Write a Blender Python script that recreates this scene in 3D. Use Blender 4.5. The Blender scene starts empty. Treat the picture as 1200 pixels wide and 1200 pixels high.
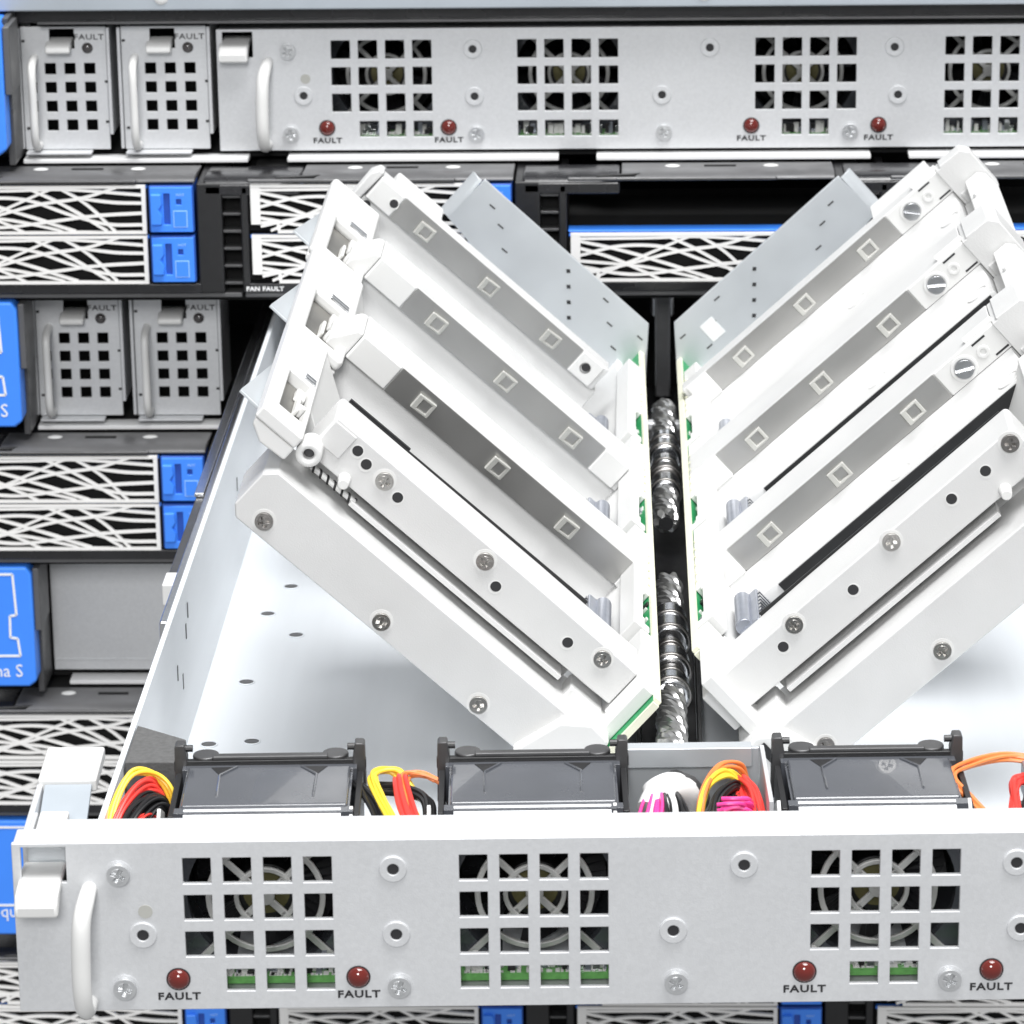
import bpy, bmesh, math, random
from mathutils import Vector, Matrix
random.seed(7)
sc = bpy.context.scene
C = sc.collection
R = math.radians
MM = 0.001

# ---------------------------------------------------------------- camera
cd = bpy.data.cameras.new('camera'); cam = bpy.data.objects.new('camera', cd); C.objects.link(cam)
cam.location = (0.876*MM, -749.34*MM, 359.36*MM)
cam.rotation_euler = (R(71.7647), R(0.7606), R(1.8408))
cd.sensor_width = 36.0; cd.lens = 36.0*4463.19/1200.0
cd.clip_start = 0.02; cd.clip_end = 50
cd.dof.use_dof = True; cd.dof.focus_distance = 0.93; cd.dof.aperture_fstop = 60
sc.camera = cam

# ---------------------------------------------------------------- light
w = bpy.data.worlds.new('World'); sc.world = w; w.use_nodes = True
w.node_tree.nodes['Background'].inputs[0].default_value = (0.97, 0.985, 1.0, 1)
w.node_tree.nodes['Background'].inputs[1].default_value = 0.42
def area(name, loc, target, size, power, col=(1, 1, 1)):
    l = bpy.data.lights.new(name, 'AREA'); l.shape = 'SQUARE'; l.size = size; l.energy = power; l.color = col
    o = bpy.data.objects.new(name, l); C.objects.link(o); o.location = loc
    o.rotation_euler = (Vector(target)-Vector(loc)).to_track_quat('-Z', 'Y').to_euler()
    return o
area('softbox_overhead', (0.3, -0.15, 2.2), (0.0, 0.25, 0.0), 1.3, 88)
area('softbox_front', (-0.08, -2.4, 1.4), (0.0, 0.2, 0.05), 0.7, 45)
sc.view_settings.view_transform = 'Standard'; sc.view_settings.look = 'None'
sc.view_settings.exposure = 0.0; sc.view_settings.gamma = 1.0
sc.render.engine = 'CYCLES'

# ---------------------------------------------------------------- materials
def mat(name, col, rough=0.5, metal=0.0, var=0.04, scale=300.0, bump=0.0, bscale=1500.0, coat=0.0, stretch=None, spangle=0.0, smudge=0.0, trans=0.0):
    m = bpy.data.materials.new(name); m.use_nodes = True
    nt = m.node_tree; N = nt.nodes; Lk = nt.links; b = N['Principled BSDF']
    b.inputs['Roughness'].default_value = rough; b.inputs['Metallic'].default_value = metal
    if coat: b.inputs['Coat Weight'].default_value = coat
    if trans: b.inputs['Transmission Weight'].default_value = trans
    tc = N.new('ShaderNodeTexCoord'); mp = N.new('ShaderNodeMapping'); Lk.new(tc.outputs['Object'], mp.inputs[0])
    if stretch: mp.inputs['Scale'].default_value = stretch
    nz = N.new('ShaderNodeTexNoise'); nz.inputs['Scale'].default_value = scale; nz.inputs['Detail'].default_value = 6
    Lk.new(mp.outputs[0], nz.inputs['Vector'])
    mx = N.new('ShaderNodeMix'); mx.data_type = 'RGBA'
    lo = [max(0, c*(1-var)) for c in col]; hi = [min(1, c*(1+var)) for c in col]
    mx.inputs[6].default_value = (*lo, 1); mx.inputs[7].default_value = (*hi, 1)
    Lk.new(nz.outputs['Fac'], mx.inputs[0])
    out = mx.outputs[2]
    if spangle:
        vo = N.new('ShaderNodeTexVoronoi'); vo.inputs['Scale'].default_value = 1100; Lk.new(mp.outputs[0], vo.inputs['Vector'])
        rg = N.new('ShaderNodeMapRange'); rg.inputs[3].default_value = 1-spangle; rg.inputs[4].default_value = 1.0
        sp = N.new('ShaderNodeSeparateColor'); Lk.new(vo.outputs['Color'], sp.inputs[0]); Lk.new(sp.outputs[0], rg.inputs[0])
        m2 = N.new('ShaderNodeMix'); m2.data_type = 'RGBA'; m2.blend_type = 'MULTIPLY'; m2.inputs[0].default_value = 1
        Lk.new(out, m2.inputs[6]); Lk.new(rg.outputs[0], m2.inputs[7]); out = m2.outputs[2]
    Lk.new(out, b.inputs['Base Color'])
    if smudge:
        n3 = N.new('ShaderNodeTexNoise'); n3.inputs['Scale'].default_value = 45; n3.inputs['Detail'].default_value = 5
        Lk.new(mp.outputs[0], n3.inputs['Vector'])
        r3 = N.new('ShaderNodeMapRange'); r3.inputs[1].default_value = 0.35; r3.inputs[2].default_value = 0.7
        r3.inputs[3].default_value = max(0.03, rough-smudge); r3.inputs[4].default_value = rough+smudge
        Lk.new(n3.outputs['Fac'], r3.inputs[0]); Lk.new(r3.outputs[0], b.inputs['Roughness'])
    if bump:
        n2 = N.new('ShaderNodeTexNoise'); n2.inputs['Scale'].default_value = bscale; n2.inputs['Detail'].default_value = 3
        Lk.new(tc.outputs['Object'], n2.inputs['Vector'])
        bp = N.new('ShaderNodeBump'); bp.inputs['Strength'].default_value = bump; bp.inputs['Distance'].default_value = 0.0002
        Lk.new(n2.outputs['Fac'], bp.inputs['Height']); Lk.new(bp.outputs[0], b.inputs['Normal'])
    return m
M = {}
M['zinc'] = mat('zinc_plated_steel', (0.66, 0.67, 0.685), 0.46, 0.3, 0.05, 900, 0.2, 2600, spangle=0.05, smudge=0.07)
M['cast'] = mat('pale_cast_alloy', (0.655, 0.655, 0.65), 0.42, 0.16, 0.05, 55, 0.25, 2600, smudge=0.12)
M['whitep'] = mat('white_plastic', (0.68, 0.68, 0.67), 0.4, 0.0, 0.02, 90, 0.05, 2000)
M['floor'] = mat('bluish_zinc_sheet', (0.77, 0.8, 0.83), 0.45, 0.15, 0.05, 160, 0.08, 1500, stretch=(1, 0.06, 1), smudge=0.1)
M['plate'] = mat('blue_tinted_zinc', (0.62, 0.65, 0.675), 0.36, 0.5, 0.05, 90, 0.05, 1500, smudge=0.05)
M['strip'] = mat('brushed_stainless', (0.56, 0.555, 0.54), 0.36, 1.0, 0.06, 45, 0.03, 900, smudge=0.03)
M['chrome'] = mat('chrome', (0.66, 0.67, 0.69), 0.2, 1.0, 0.1, 200)
M['clip'] = mat('translucent_clip_plastic', (0.56, 0.56, 0.53), 0.25, 0.0, 0.08, 200, trans=0.25)
M['zscrew'] = mat('bright_zinc_screw', (0.62, 0.63, 0.64), 0.35, 0.7, 0.12, 600)
M['pit'] = mat('dark_bracket_metal', (0.3, 0.29, 0.27), 0.4, 0.8, 0.2, 150)  # dark grey metal for the latch window floors
M['rope'] = mat('silver_strand', (0.45, 0.45, 0.445), 0.3, 0.9, 0.2, 400)
M['steel'] = mat('screw_steel', (0.5, 0.49, 0.47), 0.3, 1.0, 0.15, 600)
M['dsteel'] = mat('dark_screw_steel', (0.26, 0.25, 0.24), 0.32, 1.0, 0.15, 600)
M['black'] = mat('black_plastic', (0.012, 0.012, 0.013), 0.42, 0, 0.3, 300, 0.1, 1500)
M['blackg'] = mat('glossy_black_plastic', (0.02, 0.02, 0.022), 0.28, 0, 0.3, 200, 0.12, 900, smudge=0.12)
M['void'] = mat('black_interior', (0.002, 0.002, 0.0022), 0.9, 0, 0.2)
M['dgrey'] = mat('dark_grey_metal', (0.09, 0.09, 0.092), 0.38, 0.5, 0.2, 200, 0.1, smudge=0.12)
M['mgrey'] = mat('grey_moulding', (0.12, 0.12, 0.123), 0.4, 0.3, 0.15, 150, 0.1, smudge=0.12)
M['foam'] = mat('dark_grey_foam', (0.1, 0.1, 0.1), 0.9, 0, 0.35, 900, 0.5, 1500)
M['blue'] = mat('blue_plastic', (0.05, 0.25, 0.92), 0.4, 0, 0.04, 200, 0.05)
M['dblue'] = mat('deep_blue_plastic', (0.02, 0.09, 0.42), 0.4, 0, 0.06, 200)
M['lblue'] = mat('pale_blue_print', (0.35, 0.58, 0.95), 0.5)
M['white'] = mat('white_paint', (0.8, 0.8, 0.8), 0.5, 0, 0.02)
M['lattice'] = mat('white_lattice_plastic', (0.8, 0.79, 0.775), 0.4, 0, 0.04, 200)
M['ink'] = mat('black_ink', (0.02, 0.02, 0.022), 0.6)
M['red'] = mat('dark_red_lens', (0.13, 0.012, 0.008), 0.12, 0, 0.1, 300, coat=0.5)
M['dled'] = mat('unlit_grey_lens', (0.06, 0.055, 0.055), 0.15, 0, 0.1, 300, coat=0.5)
M['lid'] = mat('grey_blue_lid', (0.4, 0.44, 0.48), 0.45, 0.3, 0.06, 120, smudge=0.1)
M['fan'] = mat('smoky_fan_plastic', (0.075, 0.08, 0.092), 0.24, 0, 0.25, 70, 0.05, 500, coat=0.6, smudge=0.12)
M['guard'] = mat('grey_fan_guard', (0.5, 0.5, 0.49), 0.4, 0.2, 0.1, 300)
M['olive'] = mat('olive_label', (0.11, 0.1, 0.035), 0.6, 0, 0.3, 400)
M['pcb'] = mat('green_circuit_board', (0.015, 0.27, 0.09), 0.4, 0, 0.35, 500)
M['pcbl'] = mat('pale_green_board', (0.13, 0.36, 0.1), 0.4, 0, 0.4, 700)
M['pcbe'] = mat('cream_board_edge', (0.72, 0.72, 0.58), 0.5, 0, 0.06, 400)
M['conn'] = mat('grey_connector', (0.33, 0.35, 0.4), 0.3, 0.6, 0.2, 400)
M['chip'] = mat('component_white', (0.7, 0.7, 0.68), 0.4)
M['grease'] = mat('grey_dot_paint', (0.42, 0.42, 0.39), 0.6)
for n, c in dict(wyellow=(0.85, 0.62, 0.05), wred=(0.75, 0.05, 0.04), wblack=(0.012, 0.012, 0.013), worange=(0.75, 0.22, 0.06), wpink=(0.8, 0.06, 0.3), wwhite=(0.8, 0.8, 0.8)).items():
    M[n] = mat(n[1:]+'_wire_insulation', c, 0.35, 0, 0.05)

# ---------------------------------------------------------------- helpers
class MB:
    def __init__(s): s.v = []; s.f = []
    def add(s, vs, fs):
        o = len(s.v); s.v += [tuple(p) for p in vs]; s.f += [tuple(i+o for i in f) for f in fs]; return s
    def box(s, x0, x1, y0, y1, z0, z1):
        return s.add([(x, y, z) for x in (x0, x1) for y in (y0, y1) for z in (z0, z1)],
                     [(0, 1, 3, 2), (4, 6, 7, 5), (0, 4, 5, 1), (2, 3, 7, 6), (0, 2, 6, 4), (1, 5, 7, 3)])
    def prism(s, poly, a, b, axis='y'):
        n = len(poly)
        def P(p, t):
            return {'y': (p[0], t, p[1]), 'z': (p[0], p[1], t), 'x': (t, p[0], p[1])}[axis]
        return s.add([P(p, a) for p in poly]+[P(p, b) for p in poly],
                     [tuple(range(n)), tuple(range(2*n-1, n-1, -1))]+[(i, (i+1) % n, n+(i+1) % n, n+i) for i in range(n)])
    def cyl(s, c, axis, r, a, b, n=20, r2=None):
        r2 = r if r2 is None else r2
        def P(t, q, rr):
            x, y = rr*math.cos(q), rr*math.sin(q)
            return {'y': (c[0]+x, t, c[1]+y), 'z': (c[0]+x, c[1]+y, t), 'x': (t, c[0]+x, c[1]+y)}[axis]
        qs = [2*math.pi*i/n for i in range(n)]
        return s.add([P(a, q, r) for q in qs]+[P(b, q, r2) for q in qs],
                     [tuple(range(n)), tuple(range(2*n-1, n-1, -1))]+[(i, (i+1) % n, n+(i+1) % n, n+i) for i in range(n)])
    def ring(s, c, axis, ro, ri, a, b, n=24):
        def P(t, q, rr):
            x, y = rr*math.cos(q), rr*math.sin(q)
            return {'y': (c[0]+x, t, c[1]+y), 'z': (c[0]+x, c[1]+y, t), 'x': (t, c[0]+x, c[1]+y)}[axis]
        qs = [2*math.pi*i/n for i in range(n)]
        vs = [P(t, q, rr) for (t, rr) in ((a, ro), (b, ro), (b, ri), (a, ri)) for q in qs]
        return s.add(vs, [(k*n+i, k*n+(i+1) % n, ((k+1) % 4)*n+(i+1) % n, ((k+1) % 4)*n+i) for k in range(4) for i in range(n)])
    def dome(s, c, axis, r, base, h, n=16, m=4):
        # dome rising towards -axis direction by h
        def P(t, q, rr):
            x, y = rr*math.cos(q), rr*math.sin(q)
            return {'y': (c[0]+x, t, c[1]+y), 'z': (c[0]+x, c[1]+y, t), 'x': (t, c[0]+x, c[1]+y)}[axis]
        vs = []; fs = []
        for k in range(m):
            e = k/m*math.pi/2
            vs += [P(base-h*math.sin(e), 2*math.pi*i/n, r*math.cos(e)) for i in range(n)]
        vs.append(P(base-h, 0, 0))
        for k in range(m-1):
            fs += [(k*n+i, k*n+(i+1) % n, (k+1)*n+(i+1) % n, (k+1)*n+i) for i in range(n)]
        fs += [((m-1)*n+i, (m-1)*n+(i+1) % n, m*n) for i in range(n)]
        fs.append(tuple(range(n)))
        return s.add(vs, fs)
    def tube(s, pts, r, n=8):
        pts = [Vector(p) for p in pts]; vs = []; fs = []
        up = None
        for i, p in enumerate(pts):
            t = (pts[min(i+1, len(pts)-1)]-pts[max(i-1, 0)]).normalized()
            if up is None: up = t.orthogonal().normalized()
            up = (up-t*up.dot(t)).normalized(); sd = t.cross(up)
            rr = r[i] if isinstance(r, (list, tuple)) else r
            vs += [p+(up*math.cos(2*math.pi*k/n)+sd*math.sin(2*math.pi*k/n))*rr for k in range(n)]
        for i in range(len(pts)-1):
            fs += [(i*n+k, i*n+(k+1) % n, (i+1)*n+(k+1) % n, (i+1)*n+k) for k in range(n)]
        fs += [tuple(range(n)), tuple(range(len(pts)*n-1, (len(pts)-1)*n-1, -1))]
        return s.add(vs, fs)
    def ribbon(s, pts, wd, y0, y1):
        # flat bar following a path in the x-z plane
        vs = []; fs = []; P = [Vector(p) for p in pts]
        for i, p in enumerate(P):
            t = (P[min(i+1, len(P)-1)]-P[max(i-1, 0)]).normalized(); nn = Vector((-t.y, t.x))*wd/2
            a, b = p+nn, p-nn
            vs += [(a.x, y0, a.y), (b.x, y0, b.y), (b.x, y1, b.y), (a.x, y1, a.y)]
        for i in range(len(P)-1):
            fs += [(i*4+k, i*4+(k+1) % 4, i*4+4+(k+1) % 4, i*4+4+k) for k in range(4)]
        k = (len(P)-1)*4
        fs += [(0, 1, 2, 3), (k+3, k+2, k+1, k)]
        return s.add(vs, fs)
    def plate(s, x0, x1, z0, z1, holes, y0, y1, axis='y'):
        xs = sorted({x0, x1} | {h[0] for h in holes} | {h[1] for h in holes}); xs = [x for x in xs if x0 <= x <= x1]
        zs = sorted({z0, z1} | {h[2] for h in holes} | {h[3] for h in holes}); zs = [z for z in zs if z0 <= z <= z1]
        nx, nz = len(xs)-1, len(zs)-1
        def solid(i, j):
            if i < 0 or j < 0 or i >= nx or j >= nz: return False
            cx, cz = (xs[i]+xs[i+1])/2, (zs[j]+zs[j+1])/2
            return not any(h[0] < cx < h[1] and h[2] < cz < h[3] for h in holes)
        def P(x, y, z): return (x, y, z) if axis == 'y' else (x, z, y)
        idx = {}; vs = []; fs = []
        def V(i, j, k):
            key = (i, j, k)
            if key not in idx: idx[key] = len(vs); vs.append(P(xs[i], (y0, y1)[k], zs[j]))
            return idx[key]
        for i in range(nx):
            for j in range(nz):
                if not solid(i, j): continue
                fs.append((V(i, j, 0), V(i+1, j, 0), V(i+1, j+1, 0), V(i, j+1, 0)))
                fs.append((V(i, j, 1), V(i, j+1, 1), V(i+1, j+1, 1), V(i+1, j, 1)))
                if not solid(i-1, j): fs.append((V(i, j, 0), V(i, j+1, 0), V(i, j+1, 1), V(i, j, 1)))
                if not solid(i+1, j): fs.append((V(i+1, j, 0), V(i+1, j, 1), V(i+1, j+1, 1), V(i+1, j+1, 0)))
                if not solid(i, j-1): fs.append((V(i, j, 0), V(i, j, 1), V(i+1, j, 1), V(i+1, j, 0)))
                if not solid(i, j+1): fs.append((V(i, j+1, 0), V(i+1, j+1, 0), V(i+1, j+1, 1), V(i, j+1, 1)))
        return s.add(vs, fs)
    def mesh(s, name, sgn=1):
        me = bpy.data.meshes.new(name)
        me.from_pydata([(p[0]*sgn*MM, p[1]*MM, p[2]*MM) for p in s.v], [], s.f)
        bm = bmesh.new(); bm.from_mesh(me); bmesh.ops.recalc_face_normals(bm, faces=bm.faces); bm.to_mesh(me); bm.free()
        for p in me.polygons: p.use_smooth = True
        me.set_sharp_from_angle(angle=R(35))
        return me
    def build(s, name, m, parent=None, bev=0.0, sgn=1, loc=None, seg=2):
        o = bpy.data.objects.new(name, s.mesh(name, sgn)); C.objects.link(o)
        o.data.materials.append(M[m] if isinstance(m, str) else m)
        if parent: o.parent = parent
        if loc: o.location = Vector(loc)*MM
        if bev:
            b = o.modifiers.new('bevel', 'BEVEL'); b.width = bev*MM; b.segments = seg; b.limit_method = 'ANGLE'; b.angle_limit = R(40); b.harden_normals = True
        return o
def tag(o, label, cat, group=None, kind=None):
    if label: o['label'] = label
    if cat: o['category'] = cat
    if group: o['group'] = group
    if kind: o['kind'] = kind
    return o
def thing(name, label, cat, loc=(0, 0, 0), rot=(0, 0, 0), group=None):
    o = bpy.data.objects.new(name, None); C.objects.link(o); o.empty_display_size = 0.01
    o.location = Vector(loc)*MM; o.rotation_euler = rot
    return tag(o, label, cat, group)
def share(src, parent, loc, name=None):
    o = src.copy(); C.objects.link(o); o.parent = parent; o.location = Vector(loc)*MM
    return o
def crom(pts, n=8):
    P = [Vector(p) for p in pts]; P = [P[0]*2-P[1]]+P+[P[-1]*2-P[-2]]; out = []
    for i in range(1, len(P)-2):
        a, b, c, d = P[i-1:i+3]
        for k in range(n):
            t = k/n
            out.append(0.5*((2*b)+(c-a)*t+(2*a-5*b+4*c-d)*t*t+(3*b-a-3*c+d)*t**3))
    out.append(P[-2]); return out
def text(s, size, m, parent, loc, name='lettering', sx=1.0, sp=1.0, rot=(R(90), 0, 0), ex=0.05, align='CENTER', bold=0.0):
    cu = bpy.data.curves.new(name, 'FONT'); cu.body = s; cu.size = size*MM; cu.align_x = align; cu.align_y = 'CENTER'
    cu.space_character = sp; cu.extrude = ex*MM; cu.offset = bold*MM; cu.resolution_u = 2
    t = bpy.data.objects.new('tmp', cu); C.objects.link(t)
    dg = bpy.context.evaluated_depsgraph_get(); me = bpy.data.meshes.new_from_object(t.evaluated_get(dg))
    bpy.data.objects.remove(t); bpy.data.curves.remove(cu)
    o = bpy.data.objects.new(name, me); C.objects.link(o); me.materials.clear(); me.materials.append(M[m])
    o.parent = parent; o.location = Vector(loc)*MM; o.rotation_euler = rot; o.scale = (sx, 1, 1)
    return o

# ---- small hardware, shared meshes --------------------------------------------------
def hw_mesh(name, fn, mats):
    return fn
_cache = {}
def cached(key, mbfn, mname, bev=0.0):
    if key not in _cache:
        o = mbfn().build(key, mname, None, bev); C.objects.unlink(o); _cache[key] = o
    return _cache[key]
def put(key, mbfn, mname, name, parent, loc, bev=0.0, rz=0.0, ry=0.0):
    s = cached(key, mbfn, mname, bev); o = s.copy(); o.name = name; C.objects.link(o); o.parent = parent
    o.location = Vector(loc)*MM; o.rotation_euler = (0, ry, rz); return o
def screw_mb(r):
    # pan head with a cross recess, facing -y
    def f():
        b = MB(); n = 24
        b.ring((0, 0), 'y', r, r*0.62, -0.9*r*0.5, 0.0, n)
        b.cyl((0, 0), 'y', r*0.98, -0.1, 0.3, n)
        for q in range(4):   # four raised quadrants leave a cross
            a0 = q*math.pi/2+0.33; a1 = (q+1)*math.pi/2-0.33
            pl = [(r*0.2*math.cos((a0+a1)/2), r*0.2*math.sin((a0+a1)/2))]+[(r*0.66*math.cos(a0+(a1-a0)*k/3), r*0.66*math.sin(a0+(a1-a0)*k/3)) for k in range(4)]
            b.prism(pl, -0.5*r, 0)
        return b
    return f
def slot_screw_mb(r):
    def f():
        b = MB(); b.cyl((0, 0), 'y', r, -0.5, 0.3, 28)
        for sg in (1, -1):
            pl = [(0.12*r*sg if False else x, z) for x, z in []]
        h = 0.14*r
        for sg in (1, -1):
            a0 = math.asin(h/r)
            pl = [(r*math.cos(a0+(math.pi-2*a0)*k/12), sg*r*math.sin(a0+(math.pi-2*a0)*k/12)) for k in range(13)]
            b.prism(pl, -1.5, -0.5)
        return b
    return f
def rivet_mb():
    b = MB(); b.ring((0, 0), 'y', 3.0, 1.25, -0.55, 0.2, 28); return b
def rivet_hole_mb():
    return MB().cyl((0, 0), 'y', 1.2, -0.25, 0.1, 18)
def dot_mb(r): return lambda: MB().cyl((0, 0), 'y', r, -0.12, 0.2, 24)

# ---------------------------------------------------------------- drawer front (used by the open and the closed drawer)
GRID_X = {'a': -97.97, 'b': -38.89, 'c': 36.4, 'd': 96.2}
HW, PX = 6.05, 8.61
ROWS = [(29.75, 35.66), (21.2, 27.05), (12.65, 18.5), (4.5, 9.6)]
def front_panel(parent, x1, grids, dz=0.0):
    holes = []
    for g, x in GRID_X.items():
        if g not in grids: continue
        for ci in range(4):
            for ri, (za, zb) in enumerate(ROWS):
                if ri == 3 and ((g == 'a' and ci == 0) or (g == 'c' and ci in (0, 3))): continue
                holes.append((x+PX*ci, x+PX*ci+HW, za, zb))
    holes.append((-132.4, -122.8, 30.4, 38.6))
    b = MB(); b.plate(-134.3, x1, 0.2, 39.5, holes, 0, 1.3)
    fp = b.build('front_panel', 'zinc', parent, 0.22, seg=2)
    # return flange on top, in two strips
    MB().box(-134.0, x1, 1.35, 8.3, 38.3, 39.5).build('top_flange', 'zinc', fp, 0.35)
    MB().box(-130.0, x1-1, 8.6, 14.0, 37.9, 39.2).build('top_flange', 'zinc', fp, 0.2)
    MB().box(-134.0, x1, 1.35, 12.0, 0.2, 1.2).build('bottom_flange', 'zinc', fp, 0.2)
    for (x, z) in [(-111.7, 32.3), (-111.4, 5.6), (-52.2, 5.3), (7.5, 5.5), (66.5, 5.5)]:
        if x > x1: continue
        put('wash', lambda: MB().cyl((0, 0), 'y', 3.0, -0.15, 0.2, 28), 'zinc', 'washer', fp, (x, 0, z))
        put('screw25', screw_mb(2.5), 'zscrew', 'screw', fp, (x, -0.2, z), 0.08, ry=random.uniform(-0.6, 0.6))
    for (x, z) in [(-107, 18), (-53, 32.7), (-52.6, 17.5), (22, 32.7), (6.9, 17.6), (80.2, 32.5), (81.5, 17.2)]:
        if x > x1: continue
        o = put('rivet', rivet_mb, 'zinc', 'rivet', fp, (x, 0, z), 0.25)
        put('rivhole', rivet_hole_mb, 'ink', 'rivet_bore', o, (0, 0, 0))
    put('dot', dot_mb(1.55), 'grease', 'paint_dot', fp, (-106.3, 0, 23.4))
    for x in (-99.8, -61.0, 35.2, 75.5):
        if x > x1: continue
        l = put('led', lambda: MB().dome((0, 0), 'y', 2.45, 0.1, 1.9, 24, 6), 'red', 'fault_lamp', fp, (x, 0, 7.5))
        put('ledring', lambda: MB().ring((0, 0), 'y', 2.62, 2.35, -0.25, 0.2, 28), 'ink', 'lamp_rim', l, (0, 0, 0))
        text('FAULT', 2.35, 'ink', fp, (x, -0.06, 3.35), sx=1.24, sp=1.12, bold=0.07)
    # pull handle: a bent rod
    h = crom([(-118.0, 1, 29.0), (-118.4, -4.5, 28.0), (-119.2, -7.6, 24), (-119.6, -8.4, 15), (-119.6, -8.2, 7), (-119.3, -5.5, 2.8), (-119, 1, 2.2)], 6)
    MB().tube(h, [1.65+0.45*math.sin(math.pi*i/(len(h)-1)) for i in range(len(h))], 14).build('pull_handle', 'whitep', fp)
    # spring latch tongue coming through the window
    t = MB(); t.prism([(-7.4, 30.8), (-9.0, 28.4), (-8.8, 25.8), (-6.8, 26.2), (-3, 28.8), (10, 29.6), (10, 31.2), (-2, 31.4)], -133.2, -123.9, 'x')
    tg = t.build('latch_tongue', 'whitep', fp, 0.8, seg=3, loc=(0, 2.5 if dz else 0, dz))
    if not dz: MB().box(-132.3, -122.9, 10, 11, 29.5, 38.2).build('latch_spring', 'plate', fp, 0.2)
    return fp

# ---------------------------------------------------------------- cooling fans (behind a panel)
def fan_blade_mesh():
    b = MB()
    for k in range(7):
        a = 2*math.pi*k/7; n = 6
        for j in range(n-1):
            pts = []
            for jj in (j, j+1):
                rr = 6.6+(11.6-6.6)*1.0*0; aa = a+jj*0.11
                pts.append((aa, -2+jj*1.4))
            vs = []
            for (aa, y) in pts:
                for rr in (6.5, 16.0):
                    vs.append((rr*math.cos(aa), y, rr*math.sin(aa))); vs.append((rr*math.cos(aa), y+0.6, rr*math.sin(aa)))
            b.add(vs, [(0, 2, 6, 4), (1, 5, 7, 3), (0, 4, 5, 1), (2, 3, 7, 6), (0, 1, 3, 2), (4, 6, 7, 5)])
    return b
def make_fan(label, loc, rotz=0.0, detail=True, group=None):
    t = thing('cooling_fan', label, 'fan', loc, (0, 0, rotz), group)
    W = 19.6
    # housing: square front frame with round mouth
    def sq(q, r):
        c, s = math.cos(q), math.sin(q); k = min(W/max(abs(c), 1e-6), W/max(abs(s), 1e-6)); return (c*k, s*k)
    b = MB(); n = 48
    for (ya, yb, ri) in ((0, 3, 17.3), (3.02, 25, 18.6), (25.02, 28, 17.6)):
        qs = [2*math.pi*i/n for i in range(n)]
        ro = [sq(q, 0) for q in qs]
        if ya == 3.02: ro = [(x*0.955, z*0.955) for x, z in ro]
        vs = [(x, ya, z) for x, z in ro]+[(x, yb, z) for x, z in ro]+[(ri*math.cos(q), yb, ri*math.sin(q)) for q in qs]+[(ri*math.cos(q), ya, ri*math.sin(q)) for q in qs]
        b.add(vs, [(k*n+i, k*n+(i+1) % n, ((k+1) % 4)*n+(i+1) % n, ((k+1) % 4)*n+i) for k in range(4) for i in range(n)])
    b.build('housing', 'fan', t, 0.3)
    g = MB()
    g.ring((0, 0), 'y', 13.2, 11.9, -1.4, -0.2, 40); g.ring((0, 0), 'y', 7.0, 5.9, -1.4, -0.2, 32)
    for k in range(4):
        a = math.pi/4+k*math.pi/2
        c, s = math.cos(a), math.sin(a)
        g.ribbon([(5*c, 5*s), (21.5*c, 21.5*s)], 1.5, -1.3, -0.3)
        a2 = a+math.pi/4; c, s = math.cos(a2), math.sin(a2)
    for k in range(4):
        a = math.pi/4+k*math.pi/2
        g.ribbon([(0.8*math.cos(a), 0.8*math.sin(a)), (6*math.cos(a), 6*math.sin(a))], 1.6, -1.3, -0.3)
    g.cyl((0, 0), 'y', 2.0, -1.35, -0.25, 16)
    g.build('finger_guard', 'guard', t, 0.25)
    MB().cyl((0, 0), 'y', 18.4, 22.5, 24.8, 36).build('light_block_disc', 'void', t)  # black disc added to block the bright floor seen between the blades
    hub = MB().cyl((0, 0), 'y', 6.6, 2.0, 24, 28).build('hub', 'black', t, 0.5)
    MB().cyl((0, 0), 'y', 5.2, 1.85, 2.0, 24).build('hub_label', 'olive', hub)
    fan_blade_mesh().build('impeller', 'blackg', t, loc=(0, 8, 0))
    if detail:
        # glossy top duct skin with two triangular pockets, rear rail and mounting posts
        sk = MB(); sk.prism([(2.6, 18.9), (3.4, 20.1), (25.5, 20.1), (26.4, 18.9)], -18.2, 18.2, 'x')
        duct = sk.build('duct_cover', 'fan', t, 0.5, seg=3)
        for sg in (-1, 1):
            MB().prism([(sg*13.0, 25.0), (sg*7.4, 25.2), (sg*10.8, 20.4)], 20.11, 20.22, 'z').build('pocket', 'black', duct)
            MB().tube([(sg*10.6, 8.0, 20.15), (sg*10.8, 20.2, 20.25), (sg*7.2, 25.2, 20.2)], 0.32, 6).build('pocket_rib', 'fan', duct)
        MB().box(-21.6, 21.6, 27.6, 29.4, 18.2, 20.7).build('rear_rail', 'black', t, 0.2)
        MB().box(-13, 13, 28.0, 30.2, 20.6, 21.6).build('rear_lip', 'dgrey', t, 0.3)
        for sg in (-1, 1):
            p = MB().prism([(sg*21.6, 10), (sg*21.4, 24.2), (sg*20.9, 24.6), (sg*19.2, 24.6), (sg*18.6, 21), (sg*19.4, 10)], 27.4, 31, 'y').build('mount_post', 'dgrey', t, 0.3)
            MB().cyl((29.2, 23.2), 'x', 0.8, sg*17.4, sg*19.2, 10).build('post_pin', 'black', p)
            MB().cyl((sg*14.6, 30.8), 'z', 3.0, 19, 21.3, 20).build('rubber_mount', 'dgrey', t, 0.4)
            MB().box(min(sg*19.65, sg*21.0), max(sg*19.65, sg*21.0), 1, 26, -19, 18.5).build('side_shroud', 'black', t, 0.2)
        # pale sheet lip that the fan sits behind
        MB().prism([(-3.2, 18.0), (1.6, 19.9), (2.1, 19.5), (-2.6, 17.4)], -17.5, 17.0, 'x').build('front_lip', 'zinc', t, 0.1)
    return t

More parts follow.
